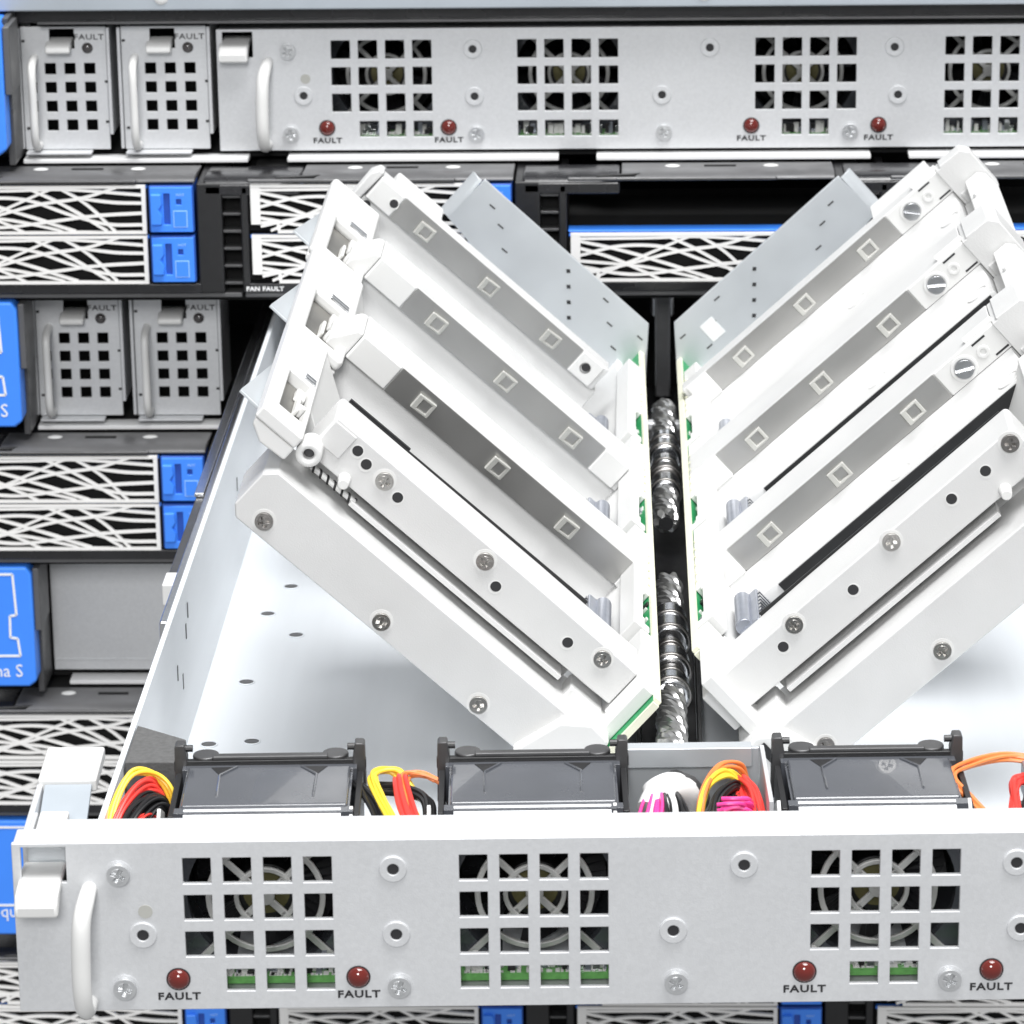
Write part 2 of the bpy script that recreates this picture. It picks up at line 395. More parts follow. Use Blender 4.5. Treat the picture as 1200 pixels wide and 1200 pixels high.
# ================================================================ RACK BEHIND
PITCH = 88.9
YB = 440.0
SLOT_X = [-222.2, -122.2, -21.9, 78.6]
def enclosure(k, label, slots, extra=None):
    z = PITCH*(1-k)
    t = thing('storage_enclosure', label, 'storage rack', (0, YB, z), group=None)
    # black inner housing behind everything of this unit
    MB().box(-235, 150, 120, 122, -46, 42.5).build('rear_wall', 'void', t)
    MB().box(-235, 150, -20, 120, -43.6, -42.2).build('slot_floor', 'void', t)
    MB().box(-235, 150, 8, 120, 41.6, 42.8).build('slot_roof', 'void', t)
    MB().box(-235, 150, 4, 120, -2.4, -1.2).build('mid_shelf', 'void', t)
    # bright lower lip of the drawer row, in pieces
    segs = [(-197, -125), (-112.5, -26), (-14, 73), (85, 150)]
    if k == 1: segs = [(-197, -131)]
    if k == 2: segs = [(-191, -131)]
    for a, b in segs: MB().box(a, b, -4.5, 3, -2.6, -1.2).build('bright_lip', 'white', t, 0.3)
    # moulded bezel: sloped top cover per slot, posts, bottom bar
    for i in slots:
        x = SLOT_X[i]
        a, b = x-2.0, x+84.5
        MB().prism([(-6, -3.0), (-21, -1.9), (-26.0, -2.0), (-27.4, -3.0), (-27.4, -3.7), (-6, -3.7)], a+18, b-2, 'x').build('top_cover', 'mgrey', t, 0.8, seg=3)
        MB().prism([(-6, -3.4), (-20, -2.4), (-25.0, -2.8), (-27.0, -4.4), (-27.0, -8.2), (-6, -8.2)], a-13, a+17.6, 'x').build('corner_cover', 'blackg', t, 0.9, seg=3)
        MB().box(a+1, b-20, -29.0, -27.5, -3.6, -2.3).build('top_ridge', 'dgrey', t, 0.7, seg=3)
        MB().prism([(a+10, -28.7), (a+22, -26.9), (a+24, -25.4), (a+12, -27.2)], -3.0, -1.7, 'z').build('cover_seam', 'black', t, 0.2)
        for rx in (32, 63):
            MB().dome((0, 0), 'z', 2.7, 0, -0.6, 20, 4).build('cover_rivet', 'whitep', t, loc=(x+rx, -13, -2.75))
        MB().box(x+42, x+52, -14.4, -12.6, -2.6, -2.2).build('cover_slot', 'void', t)
        # right-hand post with vents
        vx = x+92
        MB().box(x+82.8, vx-1.2, -27, 10, -39.6, -4.0).build('post', 'black', t, 0.6)
        MB().box(vx+4.6, x+99.2, -27, 10, -39.6, -5.0).build('post', 'black', t, 0.6)
        MB().box(vx-1.2, vx+4.6, -20, -18, -39.6, -5.0).build('vent_backing', 'void', t)
        for q in range(6):
            MB().box(vx-1.15, vx+4.55, -26, -21, -9.0-5.6*q, -8.2-5.6*q).build('vent_slat', 'dgrey', t, 0.15)
        MB().box(x-3, x+84, -27, 20, -39.6, -36.4).build('bottom_bar', 'blackg', t, 0.5)
        MB().box(x-3, x+96, -25, -15, -41.5, -39.9).build('bottom_lip', 'mgrey', t, 0.4)
    # blue ear badge with printed outline
    bd = MB(); bd.prism([(-255, 5.1), (-200.6, 5.1), (-198.2, 7.0), (-198.2, 44.0), (-199.8, 46.5), (-255, 46.5)], -27, -7)
    bd = bd.build('ear_badge', 'blue', t, 0.9, seg=3)
    for pth in ([(-255, 44.2), (-204.2, 44.2), (-203.6, 30.2), (-205.8, 29.8), (-206, 22.4), (-203.6, 22.0), (-203.0, 16.0), (-255, 16.0)],):
        pp = []
        for p, q in zip(pth[:-1], pth[1:]):
            MB().ribbon([p, q], 0.75, -27.18, -26.9).build('printed_outline', 'white', bd)
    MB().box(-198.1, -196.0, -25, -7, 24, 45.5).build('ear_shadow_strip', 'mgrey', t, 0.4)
    MB().box(-199.2, -197.2, -18, 4, 0, 47).build('ear_frame', 'dgrey', t, 0.3)
    return t, bd
def carrier_lattice():
    W, H = 67.0, 15.6
    b = MB(); y0, y1 = -1.2, 0.2
    def rect(x0, x1, z0, z1): b.box(x0, x1, y0-0.1, y1, z0, z1)
    rect(0, W, H-0.9, H); rect(8.3, W, 0, 0.9); rect(W-1.3, W, 0.95, H-0.95); rect(0, 3.0, 2.9, H-0.95); rect(3.05, 9.0, 2.9, 3.9); rect(8.0, 9.2, 0.95, 2.85)
    def cv(pts, wd=0.85):
        pts = [(3.0+p[0]*(W-4.2), 0.5+p[1]*(H-1.0)) for p in pts]
        q = [(v.x, v.y) for v in crom([(x, z, 0) for x, z in pts], 6)]
        b.ribbon(q, wd, y0+random.uniform(-0.06, 0.06), y1-0.05)
    cv([(0, .92), (.35, .93), (.62, .95), (1, .82)])
    cv([(.42, 1), (.6, .62), (.82, .03)]); cv([(.58, 1), (.72, .62), (.86, .02)])
    cv([(0, .12), (.22, .33), (.48, .62), (.7, .76), (.88, 1)])
    cv([(0, .55), (.2, .75), (.42, .72), (.63, .4), (.82, .18), (1, .16)])
    cv([(0, .86), (.2, .66), (.4, .4), (.66, .02)])
    cv([(0, .3), (.25, .12), (.5, .22), (.75, .36), (1, .42)])
    cv([(.68, .76), (.85, .66), (1, .64)]); cv([(0, .7), (.15, .5), (.33, .16), (.4, 0)])
    cv([(.05, .02), (.3, .5), (.5, .88), (.58, 1)], 0.75)
    cv([(0, .42), (.3, .3), (.55, .08), (.6, 0)], 0.75)
    return b
LAT = carrier_lattice().mesh('lattice')
def carrier(x, z, label, group='lattice fronted drive carriers', tiny=True):
    t = thing('drive_carrier', label, 'drive carrier', (x, YB-27, z), group=group)
    o = bpy.data.objects.new('lattice_grille', LAT); C.objects.link(o); o.parent = t
    if not LAT.materials: LAT.materials.append(M['lattice'])
    if 'cb' not in _cache:
        _cache['cb'] = MB().box(-1, 81, 2.4, 60, -0.1, 15.4).build('body', 'void', None, 0.3)
        _cache['ct'] = MB().box(-0.6, 67.4, 0.6, 30, 14.2, 15.2).build('top_shell', 'blue', None, 0.2)
        _cache['cl'] = MB().box(67.8, 82.0, -0.4, 12, 0.2, 15.4).build('latch_block', 'dblue', None, 0.5)
        for o in list(_cache.values()):
            if o.name in ('body', 'top_shell', 'latch_block'): C.objects.unlink(o)
    for key in ('cb', 'ct'):
        o = _cache[key].copy(); C.objects.link(o); o.parent = t; o.name = {'cb': 'body', 'ct': 'top_shell'}[key]
    l = _cache['cl'].copy(); C.objects.link(l); l.parent = t; l.name = 'latch_block'
    put('lt_frame', lambda: MB().plate(68.4, 81.6, 0.6, 15.0, [(72.6, 74.6, 3.0, 13.0), (76.6, 78.2, 9.4, 11.2)], -1.6, -0.45), 'blue', 'latch_face', l, (0, 0, 0), 0.25)
    put('lt_knob', lambda: MB().prism([(68.6, 3.2), (72.0, 3.2), (72.4, 6.0), (71.2, 8.0), (72.4, 10.0), (72.0, 13.2), (68.6, 13.2)], -3.4, -1.65), 'blue', 'release_lever', l, (0, 0, 0), 0.5)
    put('lt_lab', lambda: MB().box(75.6, 80.0, -1.75, -1.62, 2.2, 7.6), 'lblue', 'latch_label', l, (0, 0, 0))
    put('lt_in', lambda: MB().box(75.85, 79.75, -1.85, -1.70, 2.45, 7.35), 'blue', 'latch_label_field', l, (0, 0, 0))
    text('HOT', 1.2, 'lblue', l, (78, -1.68, 12.6), sp=1.05)
    return t

encs = []
names = ['black storage enclosure of the topmost bay, below the closed silver drawer', 'black storage enclosure the open drawer slides out of',
         'black storage enclosure with grey blank panel, third from top', 'black storage enclosure at the bottom, below the open drawer front']
for k, slots in enumerate([[0, 1, 2, 3], [0, 1], [0, 1], [0, 1, 2, 3]]):
    t, bd = enclosure(k, names[k], slots)
    encs.append((t, bd))
text('Katana S', 6.2, 'white', encs[1][1], (-202.4, -27.1, 10.6), align='RIGHT', sx=0.92)
text('Katana S', 6.2, 'white', encs[2][1], (-202.4, -27.1, 10.6), align='RIGHT', sx=0.92)
text('qu', 6.2, 'white', encs[3][1], (-209.0, -27.1, 13.6), align='RIGHT', sx=0.92)
text('FAN FAULT', 1.9, 'white', encs[0][0], (-118.6, -27.62, -38.1), sx=1.15, sp=1.08, bold=0.08)
# grey blank panel of the third unit
bp = MB().prism([(0, 1.0), (0, 40.5), (1.6, 40.5), (1.6, 1.0)], -196.5, -132, 'x').build('blank_panel', 'zinc', encs[2][0], 0.3)
MB().box(-196.3, -132.2, -0.5, -0.05, 4.6, 5.1).build('panel_crease', 'zinc', encs[2][0], 0.1)
carr = []
wh = {0: 'top row', 1: 'second row', 2: 'third row', 3: 'bottom row'}
col = {0: 'far left', 1: 'second from left', 2: 'third from left', 3: 'fourth from left'}
for k, slots in ((0, (0, 1, 2, 3)), (1, (0, 1)), (2, (0,)), (3, (0, 1, 2, 3))):
    for i in slots:
        for lev in (0, 1):
            if k == 0 and i in (2, 3) and lev == 1: continue
            z = PITCH*(1-k)+(-36.1 if lev == 0 else -19.9)
            pos = ('upper' if lev else 'lower')
            cr = carrier(SLOT_X[i], z, f'{pos} white lattice drive carrier, {wh[k]}, {col[i]}')
            if k == 0 and i > 1: MB().box(-0.8, 80, 0.4, 7, 15.62, 16.3).build('top_rim', 'blue', cr, 0.3)

# unit above: pale lid edge and dark strip
t = thing('upper_unit', 'pale metal lid edge of the unit at the very top', 'storage rack', (0, YB, 131.0))
MB().box(-240, 150, -10, 60, 5.4, 26).build('lid_edge', 'lid', t, 0.6)
MB().box(-240, 150, -4, 40, 0.6, 4.9).build('dark_rail', 'blackg', t, 0.5)
MB().box(-190, 150, -6.5, -4.2, 0.5, 1.3).build('rail_edge', 'mgrey', t, 0.2)
for x in (-150, 20): MB().dome((0, 0), 'y', 2.4, 0, 0.7, 16, 4).build('lid_rivet', 'whitep', t, loc=(x, -10, 6.6+3))

# closed drawer of the top bay
cdw = thing('closed_drawer', 'closed silver drawer front with square vent grids at the top', 'drawer', (0, YB, PITCH))
front_panel(cdw, 148, 'abcd', 4.0)
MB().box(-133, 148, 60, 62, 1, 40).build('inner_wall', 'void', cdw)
for i, g in enumerate('abcd'):
    f = make_fan(['dark fan behind the leftmost vent grid of the closed drawer', 'dark fan behind the second vent grid of the closed drawer', 'dark fan behind the third vent grid of the closed drawer', 'dark fan behind the rightmost vent grid of the closed drawer'][i],
             (GRID_X[g]+15.9, YB+24, PITCH+20), 0, False, 'fans of the closed drawer')
def board(label, loc, x0, x1, rz=0):
    t = thing('circuit_board', label, 'circuit board', loc, (0, 0, rz))
    MB().box(x0, x1, 0, 8, 0, 1.6).build('board', 'pcbl', t)
    MB().box(x0, x1, -0.15, 0, 0.1, 1.5).build('board_edge', 'pcbl', t)
    for i in range(int((x1-x0)/0.85)):
        x = x0+0.85*i+random.uniform(0, 0.6)
        if random.random() < 0.12: continue
        wq = random.uniform(0.6, 1.9); h = random.choice((0.8, 1.5, 2.4, 3.0, 3.6)); y = random.uniform(0.5, 3)
        MB().box(x, x+wq, y, y+random.uniform(0.8, 3), 1.6, 1.6+h).build('component', random.choice(('chip', 'chip', 'conn', 'black', 'chrome')), t, 0.1)
        if random.random() < 0.75:
            MB().box(x-0.3, x+random.uniform(0.2, 0.9), 0.3, 1.0+random.uniform(0, 2), 1.6, 1.75).build('silkscreen_mark', 'chip', t)
    return t
board('narrow green circuit board low behind the closed drawer vents', (0, YB+8, PITCH+1.6), -100, 132)

# power supply modules
def psu(x, z, label):
    t = thing('power_module', label, 'power supply', (x, YB, z), group='power supply modules')
    holes = []
    for ci in range(4):
        for ri in range(4):
            if ci == 0 and ri in (0, 3): continue
            zt = 29.0-6.1*ri
            x0 = 0.4+6.3*ci if ci else 2.2
            holes.append((x0, 3.9+6.3*ci, zt-3.6, zt))
    holes.append((8.6, 16.5, 33.6, 40.0))
    f = MB().plate(-0.6, 26.6, 1.0, 40.8, holes, 0, 1.1).build('face_plate', 'zinc', t, 0.2)
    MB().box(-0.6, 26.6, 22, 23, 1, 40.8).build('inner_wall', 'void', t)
    MB().box(26.75, 27.8, -0.8, 24, 6, 40.6).build('side_rail', 'zinc', t, 0.2)
    MB().box(-1.8, -0.8, -1.2, 24, 1.5, 40.6).build('side_rail', 'zinc', t, 0.2)
    MB().box(0, 21, -4.4, -0.1, 0.2, 0.95).build('bottom_flange', 'zinc', t, 0.2)
    MB().prism([(-4.4, 34.6), (-4.7, 32.9), (-3.2, 32.6), (6, 34.0), (6, 36.4), (-2, 36.0)], 7.6, 15.6, 'x').build('latch_tongue', 'whitep', t, 0.7, seg=3)
    h = crom([(3.6, 0.6, 31), (3.6, -5, 30), (3.7, -8, 27), (3.8, -8.4, 16), (3.8, -8.2, 7), (3.8, -5, 3.0), (3.8, 0.6, 2.6)], 5)
    MB().tube(h, 1.3, 12).build('pull_handle', 'whitep', t)
    text('FAULT', 2.5, 'ink', t, (21.2, -0.06, 37.3), sx=1.25, sp=1.08, bold=0.03)
    l = put('led2', lambda: MB().dome((0, 0), 'y', 1.8, 0.1, 1.3, 20, 5), 'dled', 'fault_lamp', t, (20.6, 0, 33.8))
    put('notch', lambda: MB().box(-0.5, 0.5, -0.14, 0.1, -0.4, 0.4), 'ink', 'notch', t, (0.2, 0, 36.2))
    for p in ((26.2, 23), (26.0, 10), (0.6, 8)): put('notch', None, 'ink', 'notch', t, (p[0], 0, p[1]))
    return t
psu(-196.0, PITCH, 'left power module with square vents beside the closed drawer, topmost row')
psu(-164.0, PITCH, 'right power module with square vents directly beside the closed drawer')
psu(-196.0, 0, 'left power module with square vents in the lower row')
psu(-164.0, 0, 'right power module with square vents beside the empty black drawer bay')

# ================================================================ OPEN DRAWER
XC = 6.6
YAW = R(2.0)
dr = thing('open_drawer', 'silver drawer pulled out of the rack, vented front panel and tray', 'drawer', (0, 0, 0))
fr = front_panel(dr, 150, 'abc'); fr.rotation_euler = (0, R(0.084), YAW)
tray = MB(); tray.box(-117.4, 131, 12, 470, 0.0, 1.1)
floor = tray.build('tray_floor', 'floor', dr)
for (x, y) in [(-99.5, 270), (-94.6, 229.8), (-104.7, 193.6), (-109.9, 149), (-99.1, 151), (-104, 247), (-60, 96), (-80, 120), (110, 180), (112, 240), (92, 110)]:
    MB().ring((0, 0), 'z', 2.3, 1.9, 0, 0.35, 24).build('floor_dimple', 'floor', floor, 0.2, loc=(x, y, 1.1))
    MB().cyl((0, 0), 'z', 1.9, 0, 0.06, 20).build('dimple_bore', 'mgrey', floor, loc=(x, y, 1.1))
lw = MB(); lw.prism([(-118.8, 0), (-115.5, 0), (-115.5, 1.5), (-117.2, 4), (-117.4, 36), (-118.8, 36)], 14, 470, 'y')
lw = lw.build('side_wall', 'floor', dr, 0.25)
for (y, z) in [(170, 22), (160, 12), (175, 26), (150, 18), (300, 20)]:
    MB().box(-117.28, -117.1, y, y+1.0, z, z+4).build('wall_slit', 'mgrey', lw)
MB().box(130.8, 132, 14, 470, 0, 36).build('side_wall', 'floor', dr, 0.25)
# telescopic slide outside the left wall
sl = thing('drawer_slide', 'shiny black and chrome telescopic slide along the drawer left side', 'drawer slide', (0, 0, 0))
MB().box(-124.6, -121.6, 190, 470, 8, 31).build('outer_rail', 'dgrey', sl, 0.6)
MB().box(-121.4, -119.2, 150, 470, 10, 34).build('inner_rail', 'chrome', sl, 0.6)
MB().box(-124.8, -122.0, 260, 470, 31.1, 32.4).build('rail_edge', 'chrome', sl, 0.3)
MB().box(-124.9, -121.2, 184, 194, 26, 32).build('stop_clip', 'whitep', sl, 0.5)
# latch bracket at the front left corner
lb = thing('latch_bracket', 'white latch bracket with blue grey spring plate at the drawer corner', 'bracket', (0, 0, 0), (0, 0, YAW))
MB().box(-133.6, -120.4, 42, 62, 34.0, 37.2).build('cover', 'whitep', lb, 0.6)
MB().box(-133.8, -132.4, 14, 62, 8, 36.0).build('outer_wall', 'zinc', lb, 0.3)
MB().prism([(22, 30.5), (41.8, 36.2), (41.8, 35.2), (22, 29.4)], -132.0, -121.4, 'x').build('spring_plate', 'lid', lb, 0.2)
MB().box(-131.0, -124.6, 14.2, 25, 33.4, 36.8).build('slider', 'whitep', lb, 0.5)
MB().box(-124.2, -121.0, 15, 24, 28, 32.4).build('slider_guide', 'dgrey', lb, 0.3)
MB().box(-132.3, -131.3, 14.5, 24, 30, 37.0).build('guide_tooth', 'zinc', lb, 0.3)
for (x, y) in ((-127.5, 56), (-124.5, 47)): MB().cyl((0, 0), 'z', 1.1, 0, 0.12, 16).build('cover_dimple', 'zinc', lb, loc=(x, y, 37.2))
# foam block
MB().prism([(-117.0, 73), (-104.6, 64), (-104.6, 50), (-117.0, 50)], 1.3, 36.4, 'z').build('foam_block', 'foam', None, 0.4)
tag(bpy.data.objects['foam_block'], 'dark grey foam block in the front left tray corner', 'foam block')
# sheet partition box between second and third fan
pb = thing('partition_box', 'folded grey sheet metal box between two fans with cables inside', 'partition', (0, 0, 0), (0, 0, YAW))
MB().box(-3.4, 28.6, 52.2, 53.4, 1.3, 38.6).build('back_sheet', 'plate', pb, 0.2)
MB().prism([(49.6, 35.0), (50.4, 35.0), (50.4, 38.7), (53.6, 38.7), (53.6, 39.6), (49.6, 39.6)], -3.6, 26.8, 'x').build('top_fold', 'plate', pb, 0.2)
MB().box(28.7, 29.7, 20, 53.2, 1.3, 38.9).build('side_sheet', 'zinc', pb, 0.2)
for x in (-4.9, -45.6, -62.6, 30.9, -104.6, 72.6):
    MB().prism([(18, 1.3), (18, 36.0), (22, 38.2), (30, 34), (30, 1.3)], x-0.4, x+0.4, 'x').build('divider_tab', 'whitep', pb, 0.15)
FANS = [('a', 'dark smoky fan at the left of the open drawer front'), ('b', 'dark smoky fan in the middle, left of the partition box'), ('c', 'dark smoky fan right of the partition box in the open drawer')]
for g, lab in FANS:
    x = GRID_X[g]+16.2
    make_fan(lab, (x*math.cos(YAW)-20*math.sin(YAW), x*math.sin(YAW)+20*math.cos(YAW), 18.2), YAW, True, 'fans of the open drawer')
board('narrow green circuit board low behind the open drawer vents', (0, 8, 2.6), -100, 128, YAW)

# ---------------------------------------------------------------- tilted drive banks
TILT = 42.0
def bank_frame(side, y, v=0.0, u=0.0):
    a = R(TILT); c, s = math.cos(a), math.sin(a)
    ux = Vector((side*c, 0, s)); vx = Vector((-side*s, 0, c))
    p = Vector((XC, y, 0))+ux*u+vx*v
    return (p.x, p.y, p.z), (0, -side*a, 0)
def window_clip(parent, u, v, y, sgn):
    # small translucent square clip: raised frame with a recessed window, leaning like a folded tab
    put('clip', lambda: MB().plate(-2.8, 2.8, -2.25, 2.25, [(-1.2, 1.75, -1.45, 1.45)], -1.2, 0.0), 'clip', 'clip_frame', parent, (sgn*u+random.uniform(-.3, .3), y, v+random.uniform(-.15, .15)), 0.3, rz=random.uniform(0.1, 0.24), ry=random.uniform(-.03, .03))
    put('clipw', lambda: MB().box(-1.3, 1.8, -0.3, 0.0, -1.5, 1.5), 'strip', 'clip_window', parent, (sgn*u, y, v))
def head(t, sgn, u0, u1, ya, yb, v0, v1, win=None):
    holes = [win] if win else []
    hb = MB()
    hb.plate(u0, u1, ya, yb, holes, v1-3.5, v1, axis='z')
    h = hb.build('latch_head', 'whitep', t, 1.3, sgn, seg=3)
    hb2 = MB(); hb2.prism([(u0, v0+5.0), (u1-5.0, v0+4.6), (u1-1.0, v0+7.0), (u1-0.4, v1-3.55), (u0, v1-3.55)], ya+0.3, yb-0.3, 'y')
    hb2.build('head_base', 'whitep', t, 0.6, sgn)
    if win:
        a, b, c, d = win
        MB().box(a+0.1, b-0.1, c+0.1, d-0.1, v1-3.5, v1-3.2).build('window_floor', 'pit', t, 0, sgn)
        MB().box(a+0.5, a+3.2, c+20, d-4, v1-3.2, v1-1.2).build('latch_lever', 'whitep', t, 0.5, sgn)
        MB().box(b-5.6, b-4.6, c+9, c+20, v1-3.2, v1-1.0).build('latch_spring', 'chip', t, 0.4, sgn)
        MB().cyl(((a+b)/2-2.5, c+12), 'z', 1.1, v1-3.2, v1-0.3, 14).build('latch_pin', 'whitep', t, 0.3, sgn)
        for hq in (1.0, 3.4): MB().box(a-0.2, b-4, d+hq, d+hq+1.1, v1-0.3, v1+0.6).build('latch_hook', 'chrome', t, 0.2, sgn)
def fin(t, sgn, y):
    MB().prism([(134.0, y), (144.0, y+2), (143.8, y+4), (136.8, y+47), (134.0, y+47)], 5.6, 6.3, 'z').build('side_fin', 'plate', t, 0.1, sgn)
def end_screws(t, sgn, pts, y, r=2.2):
    for (u, v, mname) in pts:
        put('pw%.1f' % r, lambda: MB().ring((0, 0), 'y', r+0.7, r*0.98, -0.12, 0.2, 28), 'whitep', 'screw_seat', t, (sgn*u, y, v))
        put('ps%s%.1f' % (mname, r), screw_mb(r), mname, 'screw', t, (sgn*u, y-0.05, v), 0.08, ry=random.uniform(0, 1.5))
def bores(t, sgn, pts, y, r=1.35):
    for (u, v) in pts:
        put('pr', lambda: MB().ring((0, 0), 'y', 1.75, 1.3, -0.1, 0.1, 20), 'whitep', 'bore_rim', t, (sgn*u, y, v-0.25))
        put('pb', lambda: MB().cyl((0, 0), 'y', 1.32, -0.14, 0.1, 20), 'ink', 'bore', t, (sgn*u, y, v))
def bank_left(i, label):
    y = 115+78*i; slide = [0, 0, 0.8, 11.0][i]
    loc, rot = bank_frame(-1, y, 0.0, slide if i < 3 else slide)
    t = thing('drive_module', label, 'drive module', loc, rot, 'left bank of tilted drive modules'); S = -1
    if i == 0: return t
    inner = 29.0-slide*0.0
    T = 8.0 if i == 3 else 18.0
    MB().prism([(3.2, 12.1), (-5.0, -11.5), (T, -11.5), (T, 12.1)], inner-2.0, 119 if i == 3 else 122.2, 'x').build('module_body', 'cast', t, 0.6, S)
    MB().box(inner-(2.5 if i == 1 else 0), 118.5 if i == 3 else 122.3, 0.0, T+0.2, 12.2, 20.3).build('rail', 'cast', t, 0.35, S)
    if i == 1: MB().box(40, 121, -58, 2, 1.0, 2.0).build('gap_shade_strip', 'black', t, 0, S)  # black panel added so the gap ahead of this module reads as shade
    s0 = [0, 29.8, 39.5, 39.0][i]; s1 = 109.0
    st = MB().box(s0, s1, -0.45, -0.02, 12.3, 20.15).build('spring_strip', 'strip', t, 0.1, S)
    if i > 1: MB().box(inner+1.5, s0-0.3, -1.0, -0.02, 12.3, 20.2).build('strip_end_block', 'whitep', t, 0.4, S)
    else: MB().box(inner-4, s0-0.3, -1.0, -0.02, 12.3, 20.2).build('strip_end_block', 'whitep', t, 0.4, S)
    for u in (98.6, 73.3, 49.0): window_clip(t, u, 16.0, -0.45, S)
    MB().box(s1+0.3, 118.3 if i == 3 else 122.1, -0.9, -0.02, 12.4, 20.1).build('strip_end_block', 'whitep', t, 0.4, S)
    if i == 3:
        bores(t, S, [(110.8, 16.5), (35.0, 16.6)], -0.9, 1.0)
        bores(t, S, [(116.5, 10.2)], 2.3, 1.0)
        MB().box(95.5, 113.5, 8.4, 22, 8, 20.1).build('rear_cap', 'whitep', t, 0.8, S)
        MB().prism([(119.2, 0), (121.6, 1), (122.0, 18.5), (120.5, 21.2), (118.7, 21.4), (118.7, 20.5), (119.2, 12)], 0.6, 8, 'y').build('end_cap', 'cast', t, 0.6, S)
    else:
        MB().prism([(113.5, 3.0), (123.4, 12.6), (123.4, 3.0)], 18.3, 69.5, 'y').build('end_ramp', 'whitep', t, 0.4, S)
        MB().prism([(122.35, 11.5), (122.35, 20.2), (124.2, 19.8), (128.6, 13.6), (128.6, 11.5)], 0.2, 17.8, 'y').build('end_fillet', 'whitep', t, 0.6, S)
        head(t, S, 122.4, 140.0, -9.3, 68.4, 1.0, 13.4, (125.6, 135.4, -5.0, 31))
        fin(t, S, 12)
    return t
def bank_right(i, label):
    y = 115+78*i; dv = [-4.2, -2.2, 0.0, 2.2][i]
    loc, rot = bank_frame(1, y, dv)
    t = thing('drive_module', label, 'drive module', loc, rot, 'right bank of tilted drive modules'); S = 1
    if i == 0: return t
    T = 7.0 if i == 3 else 18.0
    MB().box(28, 128, 0.05, T, -11.5, 12.1).build('module_body', 'cast', t, 0.5, S)
    MB().box(28, 128, 0.0, T+0.2, 12.2, 20.3).build('rail', 'cast', t, 0.35, S)
    # smooth deck in front of the rail, with fillet
    df = [0, -14, -16.5, -25][i]
    pr = [(0.0, 12.2), (-0.5, 12.2), (-0.9, 10.9), (-1.8, 9.9), (-3.4, 9.1), (-6, 8.7), (-10, 8.5), (df, 8.5), (df-0.2, 8.2), (df-0.2, 5), (0, 5)]
    MB().prism(pr, 30, 127.5, 'x').build('deck', 'cast', t, 0.0, S)
    MB().box(44, 126.0, df-1.0, df-0.25, -8.0, 8.0).build('gap_shade_strip', 'black', t, 0, S)  # black strip stands in for the shade below the deck edge
    s0, s1 = 37.5, 108.0
    MB().box(s0, s1, -0.45, -0.02, 12.3, 20.15).build('spring_strip', 'strip', t, 0.1, S)
    MB().box(29.5, s0-0.3, -1.2, -0.02, 12.2, 20.0).build('strip_end_block', 'whitep', t, 0.4, S)
    for u in (97.6, 72.8, 48.6): window_clip(t, u, 16.0, -0.45, S)
    MB().box(s1+0.3, 129.5, -0.7, -0.02, 12.3, 20.25).build('strip_end_block', 'whitep', t, 0.35, S)
    put('seat', lambda: MB().ring((0, 0), 'y', 3.6, 2.7, -0.5, 0.1, 30), 'whitep', 'screw_recess', t, (115.2, -0.6, 16.0), 0.2)
    put('slot', slot_screw_mb(2.55), 'chrome', 'slotted_screw', t, (115.2, -0.3, 16.0), 0.1, ry=0.25+0.2*i)
    put('ring2', lambda: MB().ring((0, 0), 'y', 1.7, 0.8, -0.45, 0.1, 24), 'whitep', 'moulded_ring', t, (121.7, -0.65, 16.2), 0.15)
    for (u, v) in ((120.5, 19.0), (123.6, 13.0)): MB().box(u, u+4.2, -0.78, -0.68, v, v+0.55).build('clip_slit', 'ink', t, 0, S)
    for (u, yy) in ((86.5, -14.0), (38.5, -13.0)):
        put('ej', lambda: MB().ring((0, 0), 'z', 3.3, 3.05, -0.02, 0.12, 28), 'cast', 'ejector_mark', t, (u, yy+4, 8.52))
    MB().ring((0, 0), 'z', 3.4, 3.0, -0.02, 0.25, 28).build('moulded_ring', 'cast', t, 0, 1, loc=(122.8, -9.5, 8.55))
    MB().prism([(128.2, 3), (137.5, 3), (139.4, 5), (139.6, 18.0), (137.6, 20.6), (129.8, 21.0), (129.8, 20.4), (128.2, 20.4)], -1.4, T-1, 'y').build('end_cap', 'cast', t, 0.45, S, seg=2)
    MB().tube([(119.5, 2.2, 20.6), (128.6, 2.2, 20.6)], 1.1, 12).build('hinge_pin', 'whitep', t, 0, S)
    MB().box(129.2, 137.0, -2.0, -1.42, 5.0, 10.6).build('end_pad', 'cast', t, 0.3, S)
    MB().prism([(132.4, 2), (137, 2), (139.2, 5), (138.8, 10.6), (137.0, 12.6), (132.4, 12.6)], -56, -2.2, 'y').build('end_rib', 'whitep', t, 0.5, S, seg=2)
    MB().box(127.8, 132.2, -50, -1.6, 4, 7.0).build('end_step', 'cast', t, 0.3, S)
    MB().cyl((134.8, -25), 'z', 1.0, 12.5, 13.5, 14).build('end_pip', 'cast', t, 0.2, S)
    if i == 3:
        MB().box(104, 125.5, 7.5, 23, 6, 20.1).build('rear_cap', 'whitep', t, 0.4, S)
    return t
